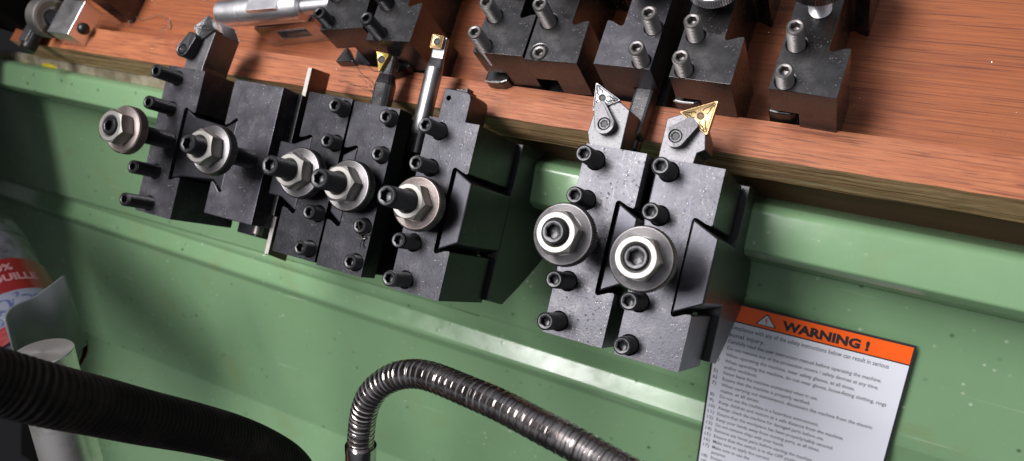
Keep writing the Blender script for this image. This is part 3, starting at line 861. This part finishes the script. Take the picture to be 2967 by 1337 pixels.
# dusty sealant strip with yellow glue under the left part of the shelf
fo = tag(empty('sealant_strip', pose_world(-560, 158, -20)), "pale dusty sealant strip with yellow glue under the left end of the shelf", 'sealant')
b = B(); random.seed(3); vs = []; fs = []
for i in range(41):
    x = -150 + i * 6.2
    k = 1 - max(0, (i - 24)) / 17
    vs += [(x, -6 + random.uniform(-.5, .5), -2.5 - 1.5 * k), (x, -3.0, 1.2 * k + random.uniform(-.3, .3)), (x, 6, 9.5), (x, 9, 9)]
for i in range(40):
    for j in range(3): fs.append((i * 4 + j, i * 4 + j + 1, (i + 1) * 4 + j + 1, (i + 1) * 4 + j))
b.add(vs, fs).build('strip', M['foam'], fo, smooth=50)
def blob(x, y, z, sx_, sy_, sz_, seed):
    random.seed(seed); vs = []; fs = []
    for i in range(7):
        for j in range(12):
            ph = pi * i / 6; t_ = 2 * pi * j / 12; q = random.uniform(.8, 1.2)
            vs.append((x + sx_ * sin(ph) * cos(t_) * q, y + sy_ * sin(ph) * sin(t_) * q, z + sz_ * cos(ph) * q))
    for i in range(6):
        for j in range(12): fs.append((i * 12 + j, i * 12 + (j + 1) % 12, (i + 1) * 12 + (j + 1) % 12, (i + 1) * 12 + j))
    return vs, fs
for bb_ in ((-86, 2.5, 6.0, 10, 2.0, 2.6, 1), (-122, 1, 4.0, 16, 2.4, 3.2, 3), (-38, -.5, 4.6, 1.4, 1.2, 3.4, 5)):
    B().add(*blob(*bb_)).build('glue', M['yellow'], fo, smooth=60)

# ------------------------------------------------------------------ holders on the shelf
SG = "tool holders standing on the shelf"
def shp(x, y, yaw): return pose_world(x, y, 0.05, radians(yaw))
GS = M['screw_grey']
holder(shp(-66.1, 183.6, -1.71), "black holder standing alone at the right end of the shelf", SG, M['oxide_shelf'],
       [(6.1, 4.9, 9.5), (6.0, 24.2, 14.6), (6.0, 64.5, 12)], (11.5, 43.5, 27.5, 29, M['bright']), slot_top=31, screw_mat=GS, disc_mat=M['oxide_shelf'])
holder(shp(-112.6, 183.6, -0.39), "black shelf holder with a bright knurled disc, left of the lone right one", SG, M['oxide_shelf'],
       [(6.2, 4.6, 11.8), (6.4, 23.7, 12.8), (6.0, 64.5, 12)], (11.5, 45, 17.0, 19, M['screw']), slot_top=31, screw_mat=GS, disc_mat=M['bright'])
holder(shp(-152.2, 185.8, 0.6), "speckled black holder on the shelf whose dovetail faces left, holding a square grey bar", SG, M['oxide_dusty'],
       [(23.8, 4.3, 12.2), (24.5, 23.3, 12.8), (24, 64.5, 12)], (18, 45, 22, 24, M['screw']), mirrored=True, slot_top=31, screw_mat=GS)
holder(shp(-190.2, 183.4, 2.24), "black holder on the shelf with one screw sunk flush in its front corner", SG, M['oxide_shelf'],
       [(7, 5, 0.3), (7, 23.5, 16), (6, 64.5, 12)], (11.5, 50, 28, 30, M['screw']), slot_top=31, screw_mat=GS)
holder(shp(-221.2, 184.2, 1.8), "black shelf holder touching the left side of the one with a flush screw", SG, M['oxide_shelf'],
       [(5.5, 4, 14.0), (5.5, 22.8, 13.2), (6, 64.5, 12)], (15.5, 48, 9.5, 14, M['screw']), slot_top=31, screw_mat=GS)
holder(shp(-292.0, 183.6, 4.24), "black holder on the shelf with a tall leaning screw, behind the slim boring bar", SG, M['oxide_shelf'],
       [(8.2, 4.2, 16.3), (6, 24, 10), (6, 64.5, 12)], (11.5, 48, 18, 20, M['screw']), slot_top=31, screw_mat=M['screw'])
holder(shp(-327.0, 186.2, 10.2), "black holder on the shelf turned askew, gripping the end of the turned steel arbor", SG, M['oxide_shelf'],
       [(4.6, 5.2, 10.5), (5, 24, 10), (6, 64.5, 12)], (12, 48, 18, 20, M['screw']), slot_top=31, screw_mat=M['screw'])

def shelf_tool(name, mtx, label, cat='cutting tool'): return tag(empty(name, mtx), label, cat)
t = shelf_tool('tool_bit', shp(-152.2, 185.8, 0.6), "square grey bar tool sticking out of the speckled holder over the front strip")
B().prism([(17.3, -24), (19.2, -26.5), (25.2, -26.5), (27.2, -24), (27.4, 60), (17.2, 60)], 19.2, 30.4).build('shank', M['rough_grey'], t, bevel=1.6)
B().lathe([(4.6, 0), (4.6, 5), (3, 5.6)], 24, Matrix.Translation((22.3, -26.2, 22)) @ Matrix.Rotation(pi / 2, 4, 'X')).build('nose', M['oxide_shelf'], t, smooth=30)
for (hx, hy, yaw, lbl, w_, mt_, w0) in ((-66.1, 183.6, -1.71, "dark bar tool end under the lone right shelf holder", 11.5, M['screw'], 1.5), (-112.6, 183.6, -.39, "dark tool end with a pale rim under the holder with the bright disc", 12, M['oxide_shelf'], 0.2),
                        (-221.2, 184.2, 1.8, "dark rounded tool end under the left of the two touching shelf holders", 12, M['oxide_shelf'], -3.5)):
    t = shelf_tool('tool_bit', shp(hx, hy, yaw), lbl)
    B().prism([(-2.5, 0.5 + w0), (2, w0), (8, .3 + w0), (w_ - .4, 2 + w0), (w_ - .4, 60), (-2.5, 60)], 12.5, 25.5).build('shank', mt_, t, bevel=0.8)
    if mt_ is M['oxide_shelf']: B().tube([(-2.3, 0.4 + w0, 25.4), (1.8, w0 - .1, 25.5), (7, .2 + w0, 25.4)], 0.35, 6).build('worn_edge', M['white_edge'], t)
t = shelf_tool('tool_bit', pose_world(-331, 181, 18.1, radians(8)), "small dark triangular tool tip lying on the front strip left of the yellow threading insert")
B().prism([(0, 0), (13, 0), (5, 11)], 0, 6, None).build('tip', M['oxide_shelf'], t, bevel=0.6)
t = shelf_tool('tool_bit', pose_world(-292, 183, 18.2, radians(4)), "dark angular tool nose poking out in front of the holder behind the boring bar")
B().prism([(2, -7), (15, -2), (17, 3), (13, 8), (-6, 8), (-5, -2)], 0, 7, None).build('tip', M['screw'], t, bevel=0.8)

# ------------------------------------------------------------------ arbor and its block
ar = tag(empty('steel_arbor', pose_world(-431, 200.5, 31.5, atan2(14.2, 78.0))), "turned shiny steel arbor with a ground flat lying across the polished block", 'arbor')
RY = Matrix.Rotation(pi / 2, 4, 'Y')
B().lathe([(7.0, -1.4), (9.0, 0), (9.0, 16.6), (8.6, 17.0)], 64, RY).build('end_sleeve', M['bright'], ar, smooth=30)
pts_ = [(8.6, 17.2), (9.3, 17.6), (9.3, 29.2), (9.15, 29.4), (9.15, 29.7), (9.3, 29.9), (9.3, 65.0), (8.8, 65.6)]
B().lathe(pts_, 64, RY).build('main_body', M['bright'], ar, smooth=30)
B().box(28.5, 52, -6.5, 6.0, 6.5, 9.9).build('ground_flat', M['bright'], ar, bevel=0.2)
B().lathe([(5.2, 65.7), (5.2, 95)], 48, RY).build('shank', M['bright'], ar, smooth=30)
cb = tag(empty('polished_block', pose_world(-409.5, 197.5, 0.05, atan2(11.5, 50))), "polished steel block with a rectangular window under the steel arbor", 'steel block')
o = B().box(0, 48, 0, 30, 0, 22.0).build('block', M['chrome'], None)
c = B().box(13.5, 37, -4, 6.5, 7.6, 17.5).build('cut', None)
md = o.modifiers.new("b", 'BOOLEAN'); md.operation = 'DIFFERENCE'; md.object = c; md.solver = 'EXACT'
add_bevel(o, .35); bake(o); bpy.data.objects.remove(c); o.parent = cb
o.data.materials.clear(); o.data.materials.append(M['chrome'])
B().lathe([(5.5, 13.5), (5.5, 37)], 32, Matrix.Translation((0, 9.0, 12.5)) @ RY).build('roller', M['bright'], cb, smooth=30)

# ------------------------------------------------------------------ roller tool, shelf left end
rt_ = tag(empty('roller_tool', pose_world(-600, 180, 18)), "roller tool with a ball bearing wheel and bright square block at the shelf's left end", 'roller tool')
def X(x, y, z): return Matrix.Translation((x, y, z)) @ RY
B().box(9.5, 33.5, -12.0, 17, 0.1, 16.0).build('block', M['bright'], rt_, bevel=0.5)
B().lathe([(4.4, 0), (4.4, 1.5), (3.2, 3.2), (1.2, 4.0)], 32, X(33.4, -1.5, 7.6)).build('pin', M['screw'], rt_, smooth=40)
bo = B().lathe([(10.8, -5), (14.4, -5), (15.0, -4.4), (15.0, 4.4), (14.4, 5), (12.2, 5), (12.0, 4.2), (8.6, 4.2), (8.4, 4.8), (6.2, 4.8), (6.0, -5), (10.8, -5)], 72, X(1.5, 0, 15.2), cap0=False, cap1=False).build('bearing_wheel', M['zinc'], rt_, smooth=30)
B().lathe([(11.9, 0), (11.9, .3), (8.8, .3)], 48, X(5.4 + 0.4, 0, 15.2), cap0=False, cap1=False).build('seal', M['bearing_seal'], bo, smooth=30)
B().lathe([(5.9, -7), (5.9, 8.0)], 32, X(1.5, 0, 15.2)).build('axle', M['screw'], rt_, smooth=30)
B().lathe([(5.0, 0), (5.4, .6), (5.6, 26), (5.0, 27)], 40, Matrix.Translation((-13.0, 1, 9.0)) @ Matrix.Rotation(pi / 2, 4, 'X')).build('arm', M['screw'], rt_, smooth=30)
B().prism([(-19, -22), (-10, -22), (-10, 14), (-19, 14)], 7.0, 15.2).build('arm_flat', M['castgrey'], rt_, bevel=0.8)
bb = B().box(0, 15.5, 0, 55, 0, 44).build('steel_block', M['oxide_shelf'], None, bevel=0.6)
bb.matrix_world = Matrix.Translation(Vector((-569.5, 201.2, 0.05)) * MM) @ Matrix.Rotation(radians(2), 4, 'Z')
tag(bb, "tall dark steel block standing behind the roller tool on the shelf", 'steel block')
bb = B().box(-92, 0, 0, 70, 0, 150).build('machine_cover', M['black'], None, bevel=3)
bb.matrix_world = Matrix.Translation(Vector((-632, 172, -6)) * MM) @ Matrix.Rotation(radians(-6), 4, 'Z')
bb.location.z = 0.0001
tag(bb, "matt black machine cover looming in the top left corner", 'machine cover')

bb = B().box(-300, 0, -260, 240, 0, 620).build('unseen_shade_block', M['black'], None, bevel=6)  # unseen block added left of the view to shade the guard's end
mq = pose_panel(-672, 0, -380); mq.translation *= MM; bb.matrix_world = mq
tag(bb, "black machine headstock just beyond the left edge, shading the guard's end", 'shade block')

# ------------------------------------------------------------------ swarf and chips
def curl(name, pts, r_, m, label, mtx=Matrix.Identity(4)):
    o = B().tube(catmull(pts, 8), r_, 6).build(name, m, None, smooth=60)
    return tag(o, label, 'swarf')
curl('swarf_curl', [(-555.4, 199.6, .5), (-561.5, 203.0, 2.5), (-566.5, 206.6, 4), (-567, 210.5, 4.5), (-563.3, 211.8, 4), (-558, 209.8, 3), (-554.1, 207, 2), (-546.7, 204.9, 1.5), (-538, 207.8, 2), (-530, 209.8, 3), (-521, 208.4, 2.5), (-514.3, 203.9, 1), (-513, 200, .6)], 0.28, M['swarf'], "long thin looping swarf hair on the shelf beside the dark steel block")
random.seed(21)
def tangle(c, n_, s_, seed, r_=0.18):
    random.seed(seed); b = B()
    for k in range(n_):
        p = Vector(c) + Vector((random.uniform(-s_, s_) * .5, random.uniform(-s_, s_) * .5, 0))
        pts = [p]; d = Vector((random.uniform(-1, 1), random.uniform(-1, 1), random.uniform(0, .6))).normalized()
        for j in range(5):
            d = (d + Vector((random.uniform(-1, 1), random.uniform(-1, 1), random.uniform(-.5, .5))) * .8).normalized()
            pts.append(pts[-1] + d * s_ * .28)
        b.tube(catmull([(q.x, q.y, max(q.z, c[2])) for q in pts], 4), r_, 5)
    return b
tag(tangle((-492.7, 190.3, 18.3), 6, 6, 1).build('swarf_tangle', M['swarf'], None, smooth=60), "small swarf tangle on the front strip below the long hair", 'swarf')
tag(tangle((-424.9, 188.8, 18.3), 7, 5, 2, .3).build('swarf_tangle', M['swarf'], None, smooth=60), "small bright swarf clump beside the square insert tool's tip", 'swarf')
P_ = P2W(-298, 60, -395)
tag(tangle((-301, 168.8, 18.4), 11, 14, 3, .16).build('swarf_tangle', M['dark_swarf'], None, smooth=60), "dark hairy swarf beside the top of the parting blade", 'swarf')
bq = tangle((0, 0, 0.3), 9, 4.2, 5, .38)
o = bq.build('swarf_tangle', M['dark_swarf'], None, smooth=60)
mq = pose_panel(-240.5, -18.6, -354.0); mq.translation *= MM; o.matrix_world = mq
tag(o, "crumb of oily dark swarf stuck below a screw on a hanging holder's face", 'swarf')

# loose bright flecks of metal everywhere (too many to count)
random.seed(77)
b = B()
def fleck(p, nrm, s_):
    nrm = Vector(nrm).normalized(); t1 = nrm.orthogonal().normalized(); t2 = nrm.cross(t1)
    a0 = random.uniform(0, 6.28); q = [Vector(p) + nrm * 0.12 + (t1 * cos(a0 + k * 2.2) + t2 * sin(a0 + k * 2.2)) * s_ * random.uniform(.5, 1) + nrm * random.uniform(0, .25) * s_ for k in range(3)]
    top = Vector(p) + nrm * (0.15 + .35 * s_)
    b.add([tuple(v) for v in q] + [tuple(top)], [(0, 1, 2), (0, 1, 3), (1, 2, 3), (2, 0, 3)])
for k in range(800):
    x = random.uniform(-600, 140); y = 185 + abs(random.gauss(0, 45)); fleck((x, y, 0), (0, 0, 1), random.uniform(.12, .5))
for k in range(420):
    fleck((random.uniform(-560, 150), random.uniform(165, 183), 18.0), (0, 0, 1), random.uniform(.1, .33))
shn = [(-66.1, 183.6, -1.7), (-112.6, 183.6, -.4), (-152.2, 185.8, .6), (-190.2, 183.4, 2.2), (-221.2, 184.2, 1.8), (-292, 183.6, 4.2), (-327, 186.2, 10)]
for (hx, hy, yw) in shn:
    for k in range(80):
        x, y = random.uniform(1, 19), random.uniform(1, 60); 
        if y < 21 and random.random() < .5: x = random.uniform(1, 28)
        yy = radians(yw); fleck((hx + cos(yy) * x - sin(yy) * y, hy + sin(yy) * x + cos(yy) * y, D + .06), (0, 0, 1), random.uniform(.1, .36))
nv = PM @ Vector((0, 0, 1))
for (a0, u0, n0, cnt) in ((-405.2, -37.7, -354, 70), (-351, -28, -353.8, 34), (-296.6, -39, -354.2, 24), (-265.6, -39.8, -354.2, 30), (-218.4, -40.8, -355, 34), (-130.5, -40.8, -352.8, 34), (-94.5, -41.6, -351.8, 26)):
    for k in range(cnt):
        x, y = random.uniform(1, 19 if a0 != -351 else 35), random.uniform(1, 88 if a0 != -351 else 78) * random.choice((1, .5, .4))
        if a0 in (-296.6, -265.6): x += 10
        p = P2W(a0 + x, u0 + y, n0); fleck(p, nv, random.uniform(.1, .32))
ns = PM @ Vector((0, -.55, 1)).normalized()
for k in range(420):
    a = random.gauss(-400, 200); u = random.uniform(-190, 0)
    if a > -85 or -74 > u > -98 or -62 > u > -74: continue
    p = P2W(a, u, pn(u) + (1.2 if u < -95 else 0)); fleck(p, ns, random.uniform(.15, .5))
tag(b.build('metal_chips', M['chips'], None), "tiny bright metal flecks scattered over the shelf, holders and green paint", 'metal chips', None, 'stuff')

# ------------------------------------------------------------------ flexible hoses
def arclen(pts, step):
    out = [pts[0]]; acc = 0
    for i in range(1, len(pts)):
        a, b_ = pts[i - 1], pts[i]; d = (b_ - a).length
        while acc + d >= step:
            t_ = (step - acc) / d; a = a + (b_ - a) * t_; out.append(a); d = (b_ - a).length; acc = 0
        acc += d
    return out
HOSE = [[-217.6, -41.1, 10.3], [-217.6, -33.0, 16.1], [-217.7, -27.8, 19.8], [-217.6, -23.1, 23.4], [-216.6, -18.2, 27.7], [-215.5, -12.9, 32.1], [-212.8, -7.0, 38.1], [-208.9, -0.8, 43.7], [-203.4, 4.7, 48.2], [-196.8, 9.3, 52.0], [-188.8, 12.7, 55.9], [-179.8, 14.9, 59.0], [-170.6, 15.4, 61.5], [-160.2, 14.9, 64.3], [-148.3, 14.0, 67.4], [-136.4, 13.1, 71.6], [-125.2, 11.9, 74.9], [-110.8, 9.8, 78.7], [-98.2, 8.1, 82.4], [-88.9, 6.6, 84.3], [-79.8, 5.0, 86.3], [-68.8, 3.0, 89.5], [-58.1, 0.6, 92.8], [-44, -3, 97]]
path = arclen(catmull(HOSE, 20), 0.16)
def ribbed(path, R, pitchf, shape, seg):
    pts = []; rad = []; ph = 0.0
    for i, p in enumerate(path):
        s_ = i / (len(path) - 1)
        ph += 0.16 / pitchf(s_)
        pts.append(p); rad.append(R * shape(ph % 1.0, s_))
    return B().tube(pts, rad, seg)
def hs_(f, s_):
    # overlapping metal strip: flat land, rounded shoulder, deep thin gap
    if f < .12: return .80
    if f < .15: return .80 + .20 * (f - .12) / .03
    if f < .60: return 1.0
    if f < .63: return 1.0 - .06 * (f - .60) / .03
    if f < .94: return .935
    if f < .97: return .935 - .135 * (f - .94) / .03
    return .80
hz = tag(empty('flexible_metal_hose', pose_world(-217.6, -41.1, 10)), "shiny corrugated metal hose arching over the lower green panel", 'hose')
bz = ribbed(path, 6.75, lambda s_: 3.0 + 1.1 * min(1, max(0, s_ * 1.5 - .1)), hs_, 40)
bz.v = [(x + 217.6, y + 41.1, z - 10) for x, y, z in bz.v]
bz.build('hose', M['hose'], hz, smooth=24)
fe = catmull([[-217.6, -70, -9], [-217.6, -41.1, 10.3], [-217.6, -25.5, 21.6]], 8)
q = [(p.x + 217.6, p.y + 41.1, p.z - 10) for p in fe]
B().tube(q, [7.7] * (len(q) - 2) + [7.9, 7.9], 48).build('ferrule', M['chrome'], hz, smooth=30)
CON = [[-276.5, -38.1, 221.7], [-275.2, -38.4, 207.1], [-274.4, -39.0, 190.5], [-274.3, -39.5, 176.5], [-271.6, -40.1, 157.8], [-273.2, -40.7, 133.2], [-276.3, -41.8, 103.4], [-280.9, -42.7, 67.5], [-285.9, -44.7, 29.2], [-290.1, -48.6, -4.3], [-293.3, -54.3, -33.0], [-297.2, -63.0, -56.5], [-299.3, -76.7, -76.5]]
path = arclen(catmull(CON, 20), 0.16)
co = ribbed(path, 11.9, lambda s_: 3.2, lambda f, s_: 1.0 - .07 * (0.5 + 0.5 * cos(2 * pi * f)) ** 1.4, 48)
o = co.build('corrugated_conduit', M['conduit'], None, smooth=50)
tag(o, "thick black corrugated rubber conduit crossing the lower left foreground", 'conduit')

# ------------------------------------------------------------------ aluminium bar, base plate, sheet, bottle
axv = Vector((-0.0477, 0.7551, 0.6539)).normalized()
ma = axv.to_track_quat('Z', 'Y').to_matrix().to_4x4(); ma.translation = Vector((-392.7, -36.7, 72.5)) - axv * 165
ab = tag(empty('aluminium_bar', ma), "bright turned aluminium round bar standing behind the black conduit", 'round bar')
B().lathe([(15.0, 0), (15.2, .3), (15.2, 164.5), (14.8, 165), (9.0, 165.0), (0.6, 164.9)], 96).build('bar', M['alu'], ab, smooth=30)
pb = tag(empty('base_plate', ma @ Matrix.Translation((0, 0, -12))), "dark brown base plate with a few chips under the aluminium bar", 'base plate')
B().lathe([(74, 0), (76, 1), (76, 11), (75, 12)], 64).build('plate', M['orange_dust'], pb, smooth=30)

SH_T = [[-482.1, -32.3, 37.3], [-485.0, -29.1, 36.2], [-487.8, -24.6, 33.1], [-490.7, -20.0, 26.6], [-495.3, -14.5, 16.6], [-501.3, -4.7, 5.1], [-509.5, 5.6, -7.6]]
SH_B = [[-490.9, -52.3, 13.1], [-493.4, -52.0, 11.0], [-496.4, -51.3, 6.9], [-497.5, -48.7, -1.0], [-497.7, -42.5, -13.0], [-497.7, -35.0, -24.7], [-504.0, -26.8, -36.5]]
t1 = catmull(SH_T, 6); t2 = catmull(SH_B, 6)
vs = [tuple(p) for p in t1] + [tuple(p + (p - q_) * 0.25) for p, q_ in zip(t2, t1)]
k = len(t1)
gs = mesh('curved_sheet', vs, [(i, i + 1, k + i + 1, k + i) for i in range(k - 1)], M['grey_sheet'], None, smooth=60)
so = gs.modifiers.new("s", 'SOLIDIFY'); so.thickness = 0.0018
tag(gs, "curved grey plastic sheet in front of the bottle at the left edge", 'sheet')

# bottle
zc = Vector((-555.6, -43.4, -33.0)) - Vector((-654.7, 12.0, -26.2))
bc = Vector((-605.4, -15.5, -29.4))
ax_ = -zc.normalized()      # towards the top of the bottle
toc = (Vector((0, 0, CZ)) - bc); toc = (toc - ax_ * toc.dot(ax_)).normalized()
side = ax_.cross(toc)
mb = Matrix(((-side.x, toc.x, ax_.x, 0), (-side.y, toc.y, ax_.y, 0), (-side.z, toc.z, ax_.z, 0), (0, 0, 0, 1)))
if mb.to_3x3().determinant() < 0:
    mb = Matrix(((side.x, toc.x, ax_.x, 0), (side.y, toc.y, ax_.y, 0), (side.z, toc.z, ax_.z, 0), (0, 0, 0, 1)))
mb.translation = bc - ax_ * 90
bt = tag(empty('plastic_bottle', mb), "crumpled clear plastic bottle with a red and white label at the left edge", 'bottle')
random.seed(8)
def crump(r0, amp, f1):
    ph = [random.uniform(0, 6.28) for _ in range(4)]
    return lambda t: r0 + amp * (sin(3 * t + ph[0] + f1) + .6 * sin(5 * t + ph[1]) + .4 * sin(9 * t + ph[2]))
B().lathe([(30, 0)] + [(crump(33.6, .5, k), 4 + k * 8) for k in range(17)] + [(crump(31, 1.0, 1), 142), (25, 155), (14, 172), (12, 185)], 64).build('shell', M['clear'], bt, smooth=60)
B().lathe([(35.2, 44), (35.5, 56), (35.2, 67), (35.4, 77)], 64, None, False, False).build('red_label', M['red'], bt, smooth=60)
B().lathe([(35.2, 16), (35.5, 30), (35.4, 43.8)], 64, None, False, False).build('white_label', M['whitelab'], bt, smooth=60)
B().lathe([(35.2, 2), (35.3, 15.9)], 64, None, False, False).build('lower_label', M['red'], bt, smooth=60)
def wrap_text(lines, name, m):
    o = text_mesh(lines, name, m, bt, Matrix.Identity(4))
    for v_ in o.data.vertices:
        x, y = v_.co.x / MM, v_.co.y / MM
        t_ = pi / 2 + x / 35.6
        v_.co = Vector((35.75 * cos(t_), 35.75 * sin(t_), 44 + y)) * MM
    o.data.flip_normals() if False else None
    return o
wrap_text([("0%", 4, 20.5, 9.5, .35, 'LEFT'), ("OUILLE", -2, 10, 9.5, .45, 'LEFT')], 'label_lettering', M['pink'])
